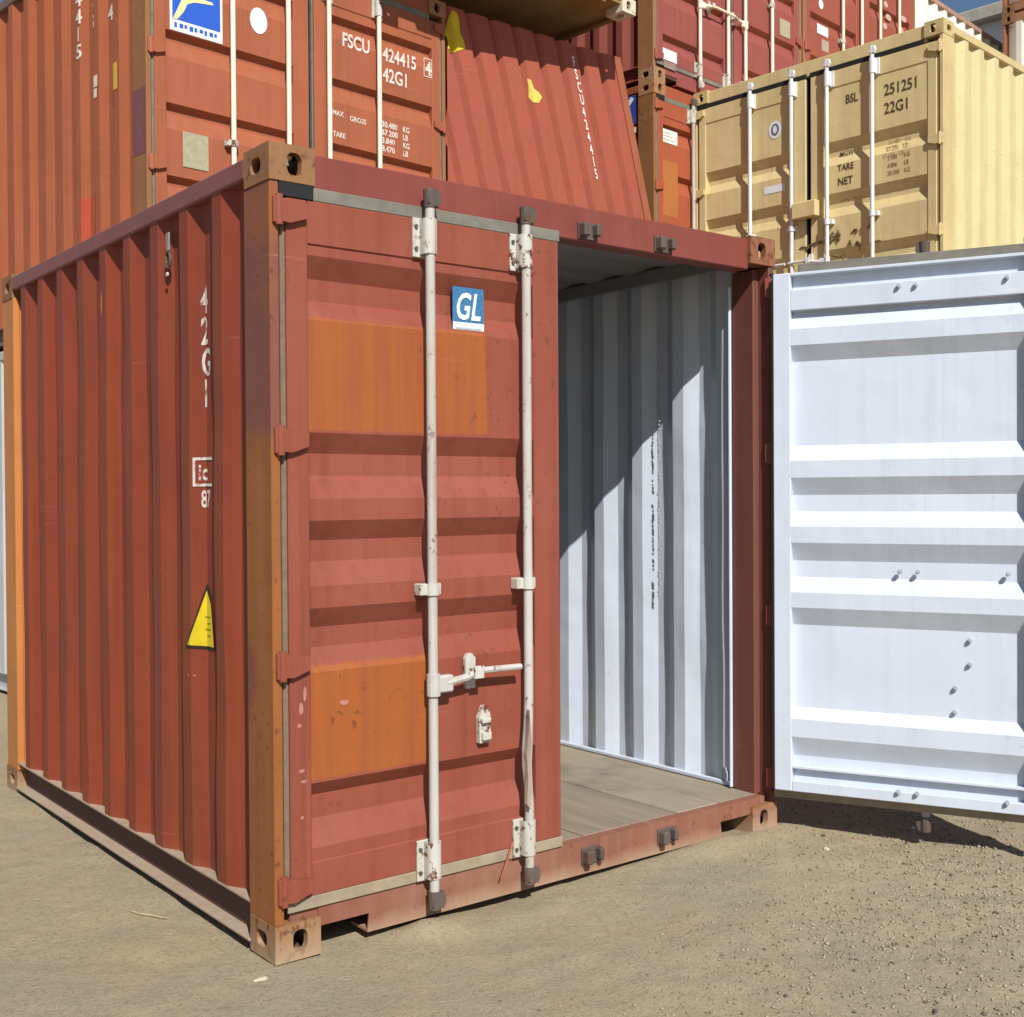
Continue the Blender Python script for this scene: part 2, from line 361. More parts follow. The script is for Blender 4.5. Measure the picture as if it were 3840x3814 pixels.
# ------------------------------------------------------------------ doors
PROF_WIDE = [(2.252, 2.183, 2.113, 2.046), (1.683, 1.617, 1.545, 1.470), (1.399, 1.334, 1.265, 1.187), (1.116, 1.051, .986, .909), (.552, .505, .428, .342)]
PROF_STEP = [(z, z-.030, z-.055, z-.16) for z in (2.22, 1.785, 1.335, .885, .44)]
PROF_CREAM = [(z, z-.07, z-.12, z-.2) for z in (1.835, 1.40, .93, .48)]
Z0D, Z1D = .19, 2.425
YF, YB = .004, .054                                    # door leaf front and back
def door_panel(name, s, u0, u1, prof, mo, mi, parent, loc, rz, patches=(), depth=.04):
    """the pressed steel sheet of a door leaf: s=+1 hinge on the left, u runs from the hinge"""
    rows = [(Z1D-.01, 0)]
    for a, b, c, d in prof: rows += [(a, 0), (b, depth), (c, depth), (d, 0)]
    rows.append((Z0D+.01, 0)); rows = [r for r in rows if r[0] <= Z1D-.009]
    us = sorted({u0, u1} | {p[1] for p in patches if u0 < p[1] < u1})
    for p in patches:
        for zc in (p[2], p[3]):
            for k in range(len(rows)-1):
                (za, da), (zb, db) = rows[k], rows[k+1]
                if zb < zc < za: rows.insert(k+1, (zc, da+(db-da)*(za-zc)/(za-zb))); break
    mb = MB(); y0 = YF+.006
    for (za, da), (zb, db) in zip(rows, rows[1:]):
        for ua, ub in zip(us, us[1:]):
            zm, um = (za+zb)/2, (ua+ub)/2
            m = 2 if any(p[0] <= um <= p[1] and p[2] <= zm <= p[3] for p in patches) else 0
            mb.quad((s*ua, y0+da, za), (s*ub, y0+da, za), (s*ub, y0+db, zb), (s*ua, y0+db, zb), m)
            mb.quad((s*ua, y0+da+.003, zb if False else za), (s*ua, y0+db+.003, zb), (s*ub, y0+db+.003, zb), (s*ub, y0+da+.003, za), 1)
    for u in (u0, u1):
        for (za, da), (zb, db) in zip(rows, rows[1:]): mb.quad((s*u, y0+da, za), (s*u, y0+db, zb), (s*u, y0+db+.003, zb), (s*u, y0+da+.003, za), 0)
    o = link(name, mb.mesh(name, [mo, mi, M_ORANGE]), parent, loc, rz); return o
def hinge(parent, s, z, mat, h=.085):
    mb = MB()
    pts = [(-.006, z-h*.42), (.03, z-h*.46), (.090, z-h*.22), (.090, z+h*.30), (.03, z+h*.42), (-.006, z+h*.42)]
    mb.prism(pts, lambda u, v, d: (s*u, d, v), -.016, .004)
    mb.tube([(s*-.004, -.006, z-h*.56), (s*-.004, -.006, z+h*.56)], .0125, 10)
    mb.box(*sorted((s*-.024, s*-.004)), -.010, .006, z-h*.5, z+h*.5)
    return mb.build('hinge', mat, parent)
def bar_set(parent, s, u, mats, detail=2, bend=False, yb=-.032):
    mbar, mbr, mcam = mats
    mb = MB()
    if bend:
        pts = [(s*u, yb, 2.475), (s*u, yb, .75), (s*(u-.003), yb-.001, .66), (s*(u-.012), yb-.004, .56), (s*(u-.014), yb-.004, .50), (s*(u-.005), yb-.001, .42), (s*u, yb, .34), (s*u, yb, .105)]
        mb.tube(pts, [.017, .017, .0175, .020, .019, .0165, .017, .017], 14)
    else: mb.tube([(s*u, yb, 2.475), (s*u, yb, .105)], .017, 14)
    mb.build('locking_bar', mbar, parent, smooth=True)
    for z0, z1, sg in ((2.29, 2.425, 1), (.155, .295, -1)):
        mb = MB()                                           # anti-rack bracket: back plate and wrap-over saddle
        mb.box(*sorted((s*(u-.052), s*(u+.04))), -.006, .004, z0, z1, c=.002)
        n = 8; r0 = .026
        for k in range(n):
            a0, a1 = math.pi*k/n, math.pi*(k+1)/n
            p = lambda a, z, r: (s*u-r*math.cos(a), yb+.002-r*math.sin(a)*.85, z)
            mb.quad(p(a0, z0+.01, r0), p(a1, z0+.01, r0), p(a1, z1-.004, r0), p(a0, z1-.004, r0))
            mb.quad(p(a0, z1-.004, r0), p(a1, z1-.004, r0), p(a1, z1-.004, .018), p(a0, z1-.004, .018))
            mb.quad(p(a0, z0+.01, r0), p(a1, z0+.01, r0), p(a1, z0+.01, .018), p(a0, z0+.01, .018))
        mb.box(s*u-.026, s*u-.022, yb, -.004, z0+.01, z1-.004, c=0); mb.box(s*u+.022, s*u+.026, yb, -.004, z0+.01, z1-.004, c=0)
        o = mb.build('bar_bracket', mbr, parent)
        if detail > 1:
            for du in (-.041, .033):
                for zz in (z0+.03, z1-.03):
                    m2 = MB(); m2.tube([(s*(u+du), -.004, zz), (s*(u+du), -.013, zz)], .007, 8); m2.build('bolt', M_BOLT, parent)
        zc = 2.49 if sg > 0 else .092                        # cam and its keeper sit on header and sill
        mb = MB(); mb.tube([(s*u, yb, zc-.032), (s*u, yb, zc+.03)], [.021, .023], 10)
        mb.prism([(-.018, -.02), (.026, -.03), (.036, -.004), (.03, .026), (-.01, .024)], lambda a, b_, d: (s*u+a, d, zc+b_), yb-.02, yb+.012)
        mb.build('cam', mcam, parent)
    for zz in ((1.157,) if detail else ()):
        mb = MB(); mb.box(*sorted((s*(u-.05), s*(u+.036))), yb-.002, .008, zz-.02, zz+.02, c=.003); mb.tube([(s*u, yb, zz-.02), (s*u, yb, zz+.02)], .024, 12)
        mb.build('bar_guide', mbr, parent)
def handle(parent, s, u, z, du, mats, detail=2):
    mbar, mbr, mcam = mats; mb = MB(); sd = 1 if du > 0 else -1
    mb.tube([(s*u, -.034, z-.04), (s*u, -.034, z+.035)], .024, 12)
    mb.box(*sorted((s*u+s*sd*.015, s*u+s*sd*.075)), -.052, -.02, z-.032, z+.028, c=.006)
    mb.tube([(s*u+s*sd*.05, -.04, z), (s*u+s*sd*.13, -.046, z+.012), (s*u+s*sd*.2, -.046, z+.03), (s*u+s*du, -.05, z+.028)], [.014, .013, .012, .011], 8)
    mb.build('lever_handle', mbar, parent)
    mb = MB(); uc = s*u+s*sd*.175
    mb.prism([(-.02, -.055), (.02, -.055), (.022, .05), (.012, .068), (-.012, .068), (-.022, .05)], lambda a, b_, d: (uc+a, d, z+.02+b_), -.010, .006)
    mb.box(uc-.02, uc+.02, -.062, -.008, z+.005, z+.014, c=.002); mb.box(uc-.02, uc+.02, -.066, -.06, z+.005, z+.05, c=.002)
    mb.build('handle_catch', mbr, parent)
    if detail > 1:
        mb = MB(); ue = s*u+s*sd*.235; ze = z-.175
        mb.prism([(-.024, -.06), (.024, -.06), (.026, .03), (.012, .072), (-.006, .072), (-.026, .03)], lambda a, b_, d: (ue+a, d, ze+b_), -.014, .007)
        mb.box(ue-.018, ue+.02, -.028, -.012, ze-.05, ze-.02, c=.003); mb.box(ue-.022, ue+.016, -.032, -.012, ze+.012, ze+.03, c=.003)
        mb.build('seal_hasp', mbr, parent)
def door(parent, s, hx, w, mo, mi, prof, bars, detail=2, rz=0, patches=(), mats=(M_BAR, M_ZINC, M_CAM), handles=True, bend=None, gask=(M_GASK, M_GASKD, plain('brown_gasket', (.20, .145, .10), .8)), label=None, panel=None):
    """one leaf; hx = hinge pin x, w = distance from the pin to the free edge"""
    u0, u1 = .025, w
    d = door_panel('door', s, u0+.07, u1-.115, prof, panel or mo, mi, parent, (hx, 0, 0), rz, patches)
    if label: d['label'] = label
    for (a, b, z0, z1) in ((u0, u0+.076, Z0D, Z1D), (u1-.122, u1, Z0D, Z1D), (u0+.076, u1-.122, 2.285, Z1D), (u0+.076, u1-.122, Z0D, .30)):
        hz = z1-z0 < 1; mb = MB(); mb.box(*sorted((s*a, s*b)), YF, YF+.012 if hz else YB, z0, z1, m=0, c=.004)
        if hz and z0 > 1: mb.box(*sorted((s*a, s*b)), YF+.012, YB-.002, 2.262, 2.352, c=.003); mb.box(*sorted((s*a, s*b)), YF+.012, YB, 2.412, 2.425, c=.002)
        elif hz: mb.box(*sorted((s*a, s*b)), YF+.012, YB-.002, Z0D, .237, c=.003); mb.box(*sorted((s*a, s*b)), YF+.012, YB-.008, .288, .300, c=.002)
        for i, f in enumerate(mb.f):                       # back faces take the inside paint
            if sum(mb.v[j][1] for j in f)/len(f) > (YF+.010 if rz else (YF+YB)/2+.002): mb.m[i] = 1
        mb.build('door_frame_member', [mo, mi], d)
    mb = MB(); e = .043                                    # seal round the leaf
    mb.box(*sorted((s*(u0+.10), s*(u1+.008))), YF+.001, YF+.010, Z1D, Z1D+e, c=.003); mb.build('door_gasket', gask[0], d)
    mb = MB(); mb.box(*sorted((s*(u0-.012), s*(u1+.008))), YF+.001, YF+.010, Z0D-.04, Z0D, c=.003); mb.build('door_gasket', gask[1], d)
    mb = MB(); mb.box(*sorted((s*(u0-.019), s*u0)), YF+.008, YF+.016, Z0D, Z1D-.012, c=.003); mb.build('door_gasket', gask[-1], d)
    mb = MB(); mb.box(*sorted((s*u1, s*(u1+.012))), YF+.016, YB-.006, Z0D, Z1D, c=.002); mb.build('door_gasket', gask[0], d)
    for z in (2.379, 1.655, .942, .228): hinge(d, s, z, mo)
    for k, u in enumerate(bars):
        bar_set(d, s, u, mats, detail, bend=(bend == k))
    if handles: handle(d, s, bars[0], .832, .37, mats, detail)
    return d

# ------------------------------------------------------------------ containers
_dn = np.random.RandomState(5); _DT = [(_dn.uniform(.2, 2.8), _dn.uniform(.3, 2.3), _dn.uniform(.05, .16), _dn.uniform(.08, .35), _dn.uniform(-.002, .006)) for _ in range(26)]
def dent_f(t, z):
    if z < .2 or z > 2.47: return 0
    return .0012*math.sin(t*5.1+z*2.3)+.0010*math.sin(z*7.7-t*11)+sum(a*math.exp(-((t-ct)/st)**2-((z-cz)/sz_)**2) for ct, cz, st, sz_, a in _DT)
def container(loc, rz, label, L, cm, group=None, doors=False, detail=1, prof=PROF_STEP, ours=False, bars=((.55, .97), (1.063, .653)), side_text=None, gap_top=True, blind=False):
    """cm: dict side, end, post, rail, cast, door, bar (materials)"""
    t = empty('shipping_container', loc, rz, label, 'container', group)
    P = cm
    for ix, sx in ((0, 1), (W, -1)):
        for iy, sy in ((0, 1), (L, -1)):
            for iz, sz in ((0, 1), (H, -1)):
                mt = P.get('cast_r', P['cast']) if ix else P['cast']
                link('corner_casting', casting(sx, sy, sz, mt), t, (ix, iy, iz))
            mb = MB(); a, b = sorted((ix+sx*.003, ix+sx*.036)); y0, y1 = sorted((iy+sy*.005, iy+sy*.188))
            mb.box(a, b, y0, y1, CH-.001, H-CH+.001, c=.004)
            a, b = sorted((ix+sx*.036, ix+sx*.074)); y0, y1 = sorted((iy+sy*.062, iy+sy*.186)); mb.box(a, b, y0, y1, CH+.03, H-CH-.01, c=.004)
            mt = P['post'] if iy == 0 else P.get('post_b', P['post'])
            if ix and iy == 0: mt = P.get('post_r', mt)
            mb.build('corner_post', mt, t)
        y0, y1 = CD-.001, L-CD+.001                                  # rails
        mb = MB(); a, b = sorted((ix+sx*.0, ix+sx*.06)); mb.box(a, b, y0, y1, 2.508, 2.576, c=.006); mb.build('top_rail', P['rail'], t)
        mb = MB()
        a, b = sorted((ix+sx*.004, ix+sx*.05)); mb.box(a, b, y0, y1, .148, .158, 1, c=.002)
        a, b = sorted((ix+sx*.044, ix+sx*.052)); mb.box(a, b, y0, y1, .036, .148, 0, c=0)
        a, b = sorted((ix-sx*.006, ix+sx*.05)); mb.box(a, b, y0, y1, .026, .036, 1, c=.002)
        mb.build('bottom_rail', [P.get('chan', P['rail']), P.get('flange', P['rail'])], t)
        prof_s, at = corr_profile(.166, L-.166, .442)
        inner = P.get('inside', P['side'])
        sh = corr_sheet(prof_s, .150, 2.512, lambda tt, d, z, ix=ix, sx=sx: (ix+sx*(.006+d), tt, z), None, dent=(dent_f if ours else None))
        sh.build('side_wall', [P['side'], inner], t)
    # rear end
    mb = MB(); mb.box(CW, W-CW, L-.07, L-.006, 2.47, 2.58, c=.006); mb.build('rear_header', P['rail'], t)
    mb = MB(); mb.box(CW, W-CW, L-.07, L-.006, .024, .155, c=.006); mb.build('rear_sill', P['rail'], t)
    pr, _ = corr_profile(.07, W-.07, .3, .045)
    corr_sheet(pr, .15, 2.475, lambda tt, d, z: (tt, L-.010-d, z), None).build('end_wall', [P['end'], P.get('inside', P['end'])], t)
    # roof: transverse corrugation
    pr, _ = corr_profile(.30, L-.02, .45, .014)
    rf = corr_sheet(pr, .03, W-.03, lambda tt, d, z: (z, tt, 2.572-d), None); rf.box(.06, W-.06, .095, .31, 2.552, 2.572, m=1, c=0); rf.build('roof', [P['rail'], P.get('ceiling', P['rail'])], t)
    # floor
    if ours:
        n = 9; wdt = (W-.10)/n
        for k in range(n):
            mb = MB(); mb.box(.05+k*wdt+.0045, .05+(k+1)*wdt-.0045, .062, L-.06, .115, .150+(.0015 if k % 2 else 0), c=.003); mb.build('floor_board', M_WOOD, t)
        mb = MB(); mb.box(.05, W-.05, .45, L-.06, .06, .110, c=0); mb.build('floor_frame', M_CHAN, t)
    else:
        mb = MB(); mb.box(.05, W-.05, .02, L-.06, .06, .15, c=0); mb.build('floor', P.get('floor', M_CHAN), t)
    # front frame
    mb = MB(); mb.box(CW-.004, W-CW+.004, .016, .10, 2.445, 2.578, c=.005); mb.build('header', P.get('header', P['end']), t)
    yb, yt = .022, .149
    poly = [(CW, .085), (.352, .085), (.345, yb), (W-.345, yb), (W-.352, .085), (W-CW, .085), (W-CW, yt), (CW, yt)]
    mb = MB(); mb.prism(poly, lambda u, v, d: (u, d, v), .014, .020); mb.box(.345, W-.345, .020, .12, yb, yb+.008, c=0)
    mb.box(CW-.1, W-CW+.1, .020, .064, .115, .1488, c=0)
    mb.build('sill', P.get('sill', P['end']), t)
    if not doors: corr_sheet(corr_profile(.07, W-.07, .3, .045)[0], .15, 2.475, lambda tt, d, z: (tt, .012+d, z), None).build('end_wall', [P['end'], P['end']], t)
    mb = MB(); mb.box(.036, CW-.004, .002, .06, 2.426, 2.474, c=.002); mb.build('notch_shade_block', M_BLACK, t)  # black block stands in for the shaded notch below the top casting
    return t
def keepers(t, xs, mat, upper=True):
    for x in xs:
        for zc in (2.487, .092):
            mb = MB(); mb.box(x-.048, x-.018, -.030, .015, zc-.028, zc+.024, c=.006); mb.box(x+.02, x+.042, -.026, .015, zc-.022, zc+.026, c=.006)
            mb.box(x-.05, x+.045, .006, .016, zc-.034, zc+.03, c=.002)
            mb.build('cam_keeper', mat, t)

# ================================================================== ground
def vnoise(x, y, seed, scale):
    r = np.random.RandomState(seed); g = r.rand(257, 257)
    xi = x/scale+500; yi = y/scale+500; x0 = np.floor(xi).astype(int); y0 = np.floor(yi).astype(int); fx = xi-x0; fy = yi-y0
    fx = fx*fx*(3-2*fx); fy = fy*fy*(3-2*fy); G = lambda a, b: g[a % 257, b % 257]
    return (G(x0, y0)*(1-fx)+G(x0+1, y0)*fx)*(1-fy)+(G(x0, y0+1)*(1-fx)+G(x0+1, y0+1)*fx)*fy
def ground_h(x, y):
    x = np.asarray(x, float); y = np.asarray(y, float)
    h = (vnoise(x, y, 1, .9)-.5)*.018+(vnoise(x, y, 2, .23)-.5)*.010+(vnoise(x, y, 3, .075)-.5)*.006+(vnoise(x, y, 4, .03)-.5)*.0035
    rough = np.clip((x-.4)*.5-(y+.7)*.9, 0, 1)
    h = h*(1+.7*rough)-.004
    g = lambda cx, cy, sx, sy, a: a*np.exp(-((x-cx)/sx)**2-((y-cy)/sy)**2)
    h = h+g(.56, -.03, .10, .07, .040)+g(2.02, -.02, .28, .09, .030)+g(2.45, -.02, .15, .12, .012)+g(.95, -.1, .3, .08, .012)
    near = np.exp(-np.clip(np.maximum(np.maximum(-x, x-2.44), np.maximum(-y, y-2.97)), 0, None)*9)
    inside = (x > .02) & (x < 2.42) & (y > .02) & (y < 2.95)
    h = np.where(inside, np.minimum(h, .002), h)
    return h
def axis(lo, hi, step, far):
    a = list(np.arange(lo, hi+1e-6, step)); d = step; o = []
    v = hi
    while v < far: d *= 1.35; v += d; o.append(v)
    d = step; v = lo; p = []
    while v > -far: d *= 1.35; v -= d; p.append(v)
    return np.array(p[::-1]+a+o)
gx, gy = axis(-2.2, 4.2, .022, 400), axis(-2.4, 3.6, .022, 400)
X, Y = np.meshgrid(gx, gy); Z = ground_h(X, Y); Z[(np.abs(X) > 30) | (np.abs(Y) > 30)] = 0
nx, ny = len(gx), len(gy)
me = bpy.data.meshes.new('ground'); me.vertices.add(nx*ny)
me.vertices.foreach_set('co', np.stack([X, Y, Z], -1).reshape(-1).astype(np.float32))
ii = np.arange(nx*ny).reshape(ny, nx); q = np.stack([ii[:-1, :-1], ii[:-1, 1:], ii[1:, 1:], ii[1:, :-1]], -1).reshape(-1)
me.loops.add(len(q)); me.loops.foreach_set('vertex_index', q.astype(np.int32)); me.polygons.add(len(q)//4)
me.polygons.foreach_set('loop_start', np.arange(0, len(q), 4).astype(np.int32)); me.polygons.foreach_set('loop_total', np.full(len(q)//4, 4, np.int32))
me.update(calc_edges=True); me.polygons.foreach_set('use_smooth', [True]*(len(q)//4)); me.materials.append(M_GROUND)
tag(link('ground', me), 'bare packed dirt yard with gravel', None, kind='structure')

# loose gravel: too many to count
nr = np.random.RandomState(11); N = 42000
px = nr.uniform(-1.6, 3.6, N*3); py = nr.uniform(-2.3, 1.6, N*3)
dens = .28+.8*np.clip((px-.3)*.45-(py+.75)*1.0, 0, 1); dens *= .35+.9*vnoise(px, py, 9, .22)
keep = (nr.rand(N*3) < dens) & ~((px > -.05) & (px < 2.5) & (py > -.03)); px, py = px[keep][:N], py[keep][:N]
n = len(px); sz = .0018+.0060*nr.rand(n)**4.5; sz *= .5+.7*np.clip((px-.2)*.5-(py+.6)*.8, 0, 1)
octa = np.array([(1, 0, 0), (-.5, .87, 0), (-.5, -.87, 0), (.55, .5, .75), (-.6, .1, .8), (.3, -.6, .7), (.1, 0, -.6)], float)
tri = np.array([(0, 1, 3), (1, 2, 4), (2, 0, 5), (1, 4, 3), (2, 5, 4), (0, 3, 5), (3, 4, 5), (0, 6, 1), (1, 6, 2), (2, 6, 0)])
ang = nr.uniform(0, 6.28, n); ca, sa = np.cos(ang), np.sin(ang); sq = nr.uniform(.6, 1.25, (n, 3)); jit = nr.uniform(-.22, .22, (n, 7, 3))
o = (octa[None]+jit)*sq[:, None, :]*sz[:, None, None]; ox = o[..., 0]*ca[:, None]-o[..., 1]*sa[:, None]; oy = o[..., 0]*sa[:, None]+o[..., 1]*ca[:, None]
V = np.stack([ox+px[:, None], oy+py[:, None], o[..., 2]*.8+ground_h(px, py)[:, None]+sz[:, None]*.15], -1).reshape(-1, 3)
Fc = (tri[None]+7*np.arange(n)[:, None, None]).reshape(-1)
me = bpy.data.meshes.new('gravel'); me.vertices.add(len(V)); me.vertices.foreach_set('co', V.reshape(-1).astype(np.float32))
me.loops.add(len(Fc)); me.loops.foreach_set('vertex_index', Fc.astype(np.int32)); me.polygons.add(len(Fc)//3)
me.polygons.foreach_set('loop_start', np.arange(0, len(Fc), 3).astype(np.int32)); me.polygons.foreach_set('loop_total', np.full(len(Fc)//3, 3, np.int32))
me.update(calc_edges=True); me.materials.append(M_STONE)
tag(link('gravel', me), 'loose tan gravel strewn over the dirt', 'gravel', kind='stuff')

# ================================================================== the container in front
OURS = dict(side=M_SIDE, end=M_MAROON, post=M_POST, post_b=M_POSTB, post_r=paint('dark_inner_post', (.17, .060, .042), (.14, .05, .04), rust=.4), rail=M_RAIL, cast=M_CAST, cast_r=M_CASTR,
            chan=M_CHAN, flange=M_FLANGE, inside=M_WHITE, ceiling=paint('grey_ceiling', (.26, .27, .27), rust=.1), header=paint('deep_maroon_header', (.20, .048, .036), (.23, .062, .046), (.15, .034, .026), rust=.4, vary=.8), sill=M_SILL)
L0 = 2.97
C0 = container((0, 0, 0), 0, 'short maroon container in front, right door swung open onto its white inside', L0, OURS, ours=True, doors=True)
PATCH = [(.10, .850, 1.690, 2.055, (.325, .090, .020), (.29, .074, .022)), (.10, .590, .560, .930, (.325, .090, .019), (.29, .076, .021))]
M_DOOR0 = paint('maroon_door_overpainted', (.245, .060, .035), (.27, .080, .052), (.18, .041, .024), rust=.5, zl=.44, vary=.8, streak_amt=.6, dust=(DUST, .12, .35), boxes=PATCH)
d0 = door(C0, 1, .035, 1.155, M_MAROON, M_WHITE, PROF_WIDE, (.550, .970), bend=1,
          panel=M_DOOR0, label='closed maroon left door with two orange repaint patches')
OPEN = math.radians(115.3)
d1 = door(C0, -1, W-.035, 1.155, M_MAROON, M_WHITE, PROF_WIDE, (.640, 1.055), rz=OPEN, label='open right door, white inner face with grey bolts', handles=True)
keepers(C0, (1.345, 1.755), M_CAM)
for u, z in ((.549, 2.330), (.617, 2.330), (.963, 2.330), (.549, 1.149), (.620, 1.149), (.965, 1.149), (.544, .235), (.618, .235), (.962, .235), (.820, .875), (.820, .777), (.764, .676), (.762, .578)):
    yy = YB if z > 2.3 or z < .3 else (YF+.013 if z < .9 else YF+.013+.0)
    if 1.1 < z < 1.2: yy = YF+.03
    mb = MB(); mb.tube([(-u, yy-.004, z), (-u, yy+.010, z)], .0095, 10); mb.tube([(-u, yy+.008, z), (-u, yy+.016, z)], .005, 8); mb.build('bolt', plain('painted_bolt', (.42, .45, .50), .5), d1)
# label with the two letters on the closed door (door-local u = x - .035)
def on_door(y):
    return lambda x, z: (x-.035, y, z)
yl = YF+.006-.0015
def yprof(z, prof=PROF_WIDE, depth=.04):
    for a, b, c, d in prof:
        if b <= z <= a: return depth*(a-z)/(a-b)
        if c <= z <= b: return depth
        if d <= z <= c: return depth*(z-d)/(c-d)
    return 0
def door_wrap(poly, name, mat, parent, off, cuts=(2.183, 2.113, 2.046)):
    # swap axes so the cuts run along z
    return poly_on(name, [(z, x) for x, z in poly], lambda z, x: (x-.035, YF+.006+yprof(z)-off, z), mat, parent, cuts)
yg = YF+.018                                             # thin plate bridging the groove
mb = MB(); mb.box(.716-.035, .852-.035, yg, yg+.003, 2.048, 2.214, c=0); mb.build('sticker', M_GLB, d0)
poly_on('sticker', rect(.716, .852, 2.048, 2.090), on_door(yg-.0012), M_LBL, d0)
for ch, x in (('G', .722), ('L', .790)):
    lettering('lettering', ch, .096, lambda a, b, x=x: (x+a+b*.16-.035, yg-.0024, 2.102+b), worn('worn_label_lettering', (.70, .74, .78), (.25, .40, .55), .60), d0, xs=.68, bold=.028)
poly_on('lettering', rect(.730, .838, 2.066, 2.072), on_door(yg-.0024), plain('label_grey_blue', (.40, .48, .58), .5), d0)
# scuffs and small chips on the door edge
for x, z, a, b in ((.098, .80, .010, .022), (.112, .845, .007, .03), (.092, .745, .008, .008), (.10, .60, .012, .006), (.105, .565, .016, .005), (.26, .80, .018, .010), (.10, .45, .006, .006)):
    P = [(x+a*math.cos(t)*(.7+.5*rng.random()), z+b*math.sin(t)*(.7+.5*rng.random())) for t in [k*.7 for k in range(9)]]
    poly_on('paint_chip', P, (lambda yy: (lambda u, v: (u-.035, yy, v)))(YF-.0012 if x < .13 else YF+.004), plain('chip_pink', (.44, .20, .15), .6), d0)
# rust scar of the bent bar
mb = MB(); mb.prism([(-.012, .36), (.004, .34), (.012, .42), (.006, .50), (.010, .58), (.002, .70), (-.004, .62), (-.012, .54), (-.006, .45)], lambda u, v, d: (.948+u, d, v), -.062, -.046)
mb.build('torn_bar_sleeve', paint('rusty_scar', (.20, .14, .09), (.42, .36, .28), rust=1, rough=.8, vary=1), d0)

# side marks, wrapped onto the corrugated wall (t = y along the wall; text reads from the far end to the near end)
PS, AT = corr_profile(.166, L0-.166, .442)
CUTS = [p[0] for p in PS]
def side_letters(body, size, y0, z0, mat, parent, at=AT, cuts=CUTS, off=.002, xs=.62, base=.006, **kw):
    return lettering('lettering', body, size, lambda a, b: (base+at(y0-a)-off+(dent_f(y0-a, z0+b) if parent is C0 else 0), y0-a, z0+b), mat, parent, cuts=[y0-c for c in cuts], xs=xs, **kw)
def side_poly(name, poly, mat, parent, at=AT, cuts=CUTS, off=.002, base=.006):
    return poly_on(name, poly, lambda a, b: (base+at(a)-off+(dent_f(a, b)-.001 if parent is C0 else 0), a, b), mat, parent, cuts=cuts)
for ch, z0 in (('4', 2.128), ('2', 2.018), ('G', 1.908), ('1', 1.798)): side_letters(ch, .098, .598, z0, M_STXT, C0, xs=.60, bold=.03)
for a in ((.632, .622, 1.515, 1.618), (.632, .530, 1.608, 1.618), (.632, .530, 1.515, 1.525)): side_poly('lettering', rect(a[1], a[0], a[2], a[3]), M_STXT, C0)
side_letters('ic', .060, .612, 1.538, M_STXT, C0, xs=.8, bold=.03); side_letters('87', .062, .600, 1.442, M_STXT, C0, xs=.6, bold=.03)
side_poly('sticker', [(.690, .938), (.522, .938), (.545, 1.13), (.580, 1.172), (.648, .997)], plain('black_border', (.03, .022, .012), .6), C0, off=.0016)
side_poly('sticker', [(.671, .949), (.526, .949), (.548, 1.10), (.580, 1.147), (.648, .977)], M_YEL, C0, off=.003)
for k in range(4): side_poly('lettering', rect(.550, .588-.012*(k % 2), 1.05-.022*k, 1.055-.022*k), plain('faint_yellow_print', (.30, .22, .02), .6), C0, off=.004)
for y, z, a, b in ((.66, .90-.06, .012, .006), (.63, .842, .008, .004), (1.53, 2.28, .012, .055), (1.60, 2.31, .01, .01)):
    side_poly('paint_chip', [(y+a*math.cos(t)*(.6+.6*rng.random()), z+b*math.sin(t)*(.6+.6*rng.random())) for t in [k*.7 for k in range(9)]], plain('chip_orange', (.55, .17, .07), .6), C0, off=.0015)
for x in (.056, W-.070):
    mb = MB(); mb.box(x, x+.014, .19, L0-.08, 2.490, 2.556, c=.002); mb.build('roof_batten', OURS['ceiling'], C0)
for x in (.046, W-.066):
    mb = MB(); mb.box(x, x+.020, .19, L0-.08, .1525, .172, c=.004); mb.build('floor_cove', M_WHITE, C0)
mb = MB(); mb.box(W-.037, W-.006, -.010, .003, .17, 2.44, c=.003); mb.build('post_shade_strip', M_BLACK, C0)  # black strip puts the hinge-gap shade onto the post front
# lashing strap hanging from the top rail
mb = MB(); mb.box(.008, .014, .822, .850, 2.385, 2.452, c=.002); mb.build('vent_strip', plain('strip_grey', (.30, .26, .24), .6), C0)
mb = MB(); pts = [(.012, .836+.020*math.sin(a), 2.352+.030*math.cos(a)) for a in [k*math.pi/8 for k in range(17)]]; mb.tube(pts, .006, 8); mb.build('lashing_ring', M_CAM, C0)
mb = MB(); mb.tube([(.004, .836, 2.298), (.010, .836, 2.298)], .008, 8); mb.build('bolt', M_STXT, C0)

# grey bits standing in for unreadable lettering on the inner right wall, and a bent eye near the floor
mb = MB()
for k in range(62):
    z = .98+k*.0188; a = .003+.007*rng.random(); y = .676+rng.uniform(-.005, .005)
    if rng.random() < .82: mb.box(W-.0465-.0004, W-.0425, y-a, y+a, z, z+.006+.011*rng.random(), c=.001)
mb.build('lettering_bits', plain('lettering_bits_grey', (.46, .49, .53), .8, var=.2, scale=60), C0)
mb = MB(); mb.tube([(W-.05, .26+.02*math.cos(a), .195+.03*math.sin(a)) for a in [k*math.pi/6 for k in range(13)]], .006, 8); mb.tube([(W-.05, .225, .16), (W-.05, .285, .168)], .007, 8); mb.build('lashing_ring', M_WHITE, C0)
mb = MB(); mb.tube([(W-.082, .192, .16), (W-.082, .192, 2.40)], .008, 8); mb.build('edge_pipe', M_WHITE, C0)
# cable tie bit at the second bar foot
mb = MB(); mb.tube([(.905, -.016, .22), (.878, -.018, .16), (.85, -.016, .10)], [.004, .004, .003], 6); mb.build('seal_tag', plain('tag_red', (.45, .12, .07), .5), d0)

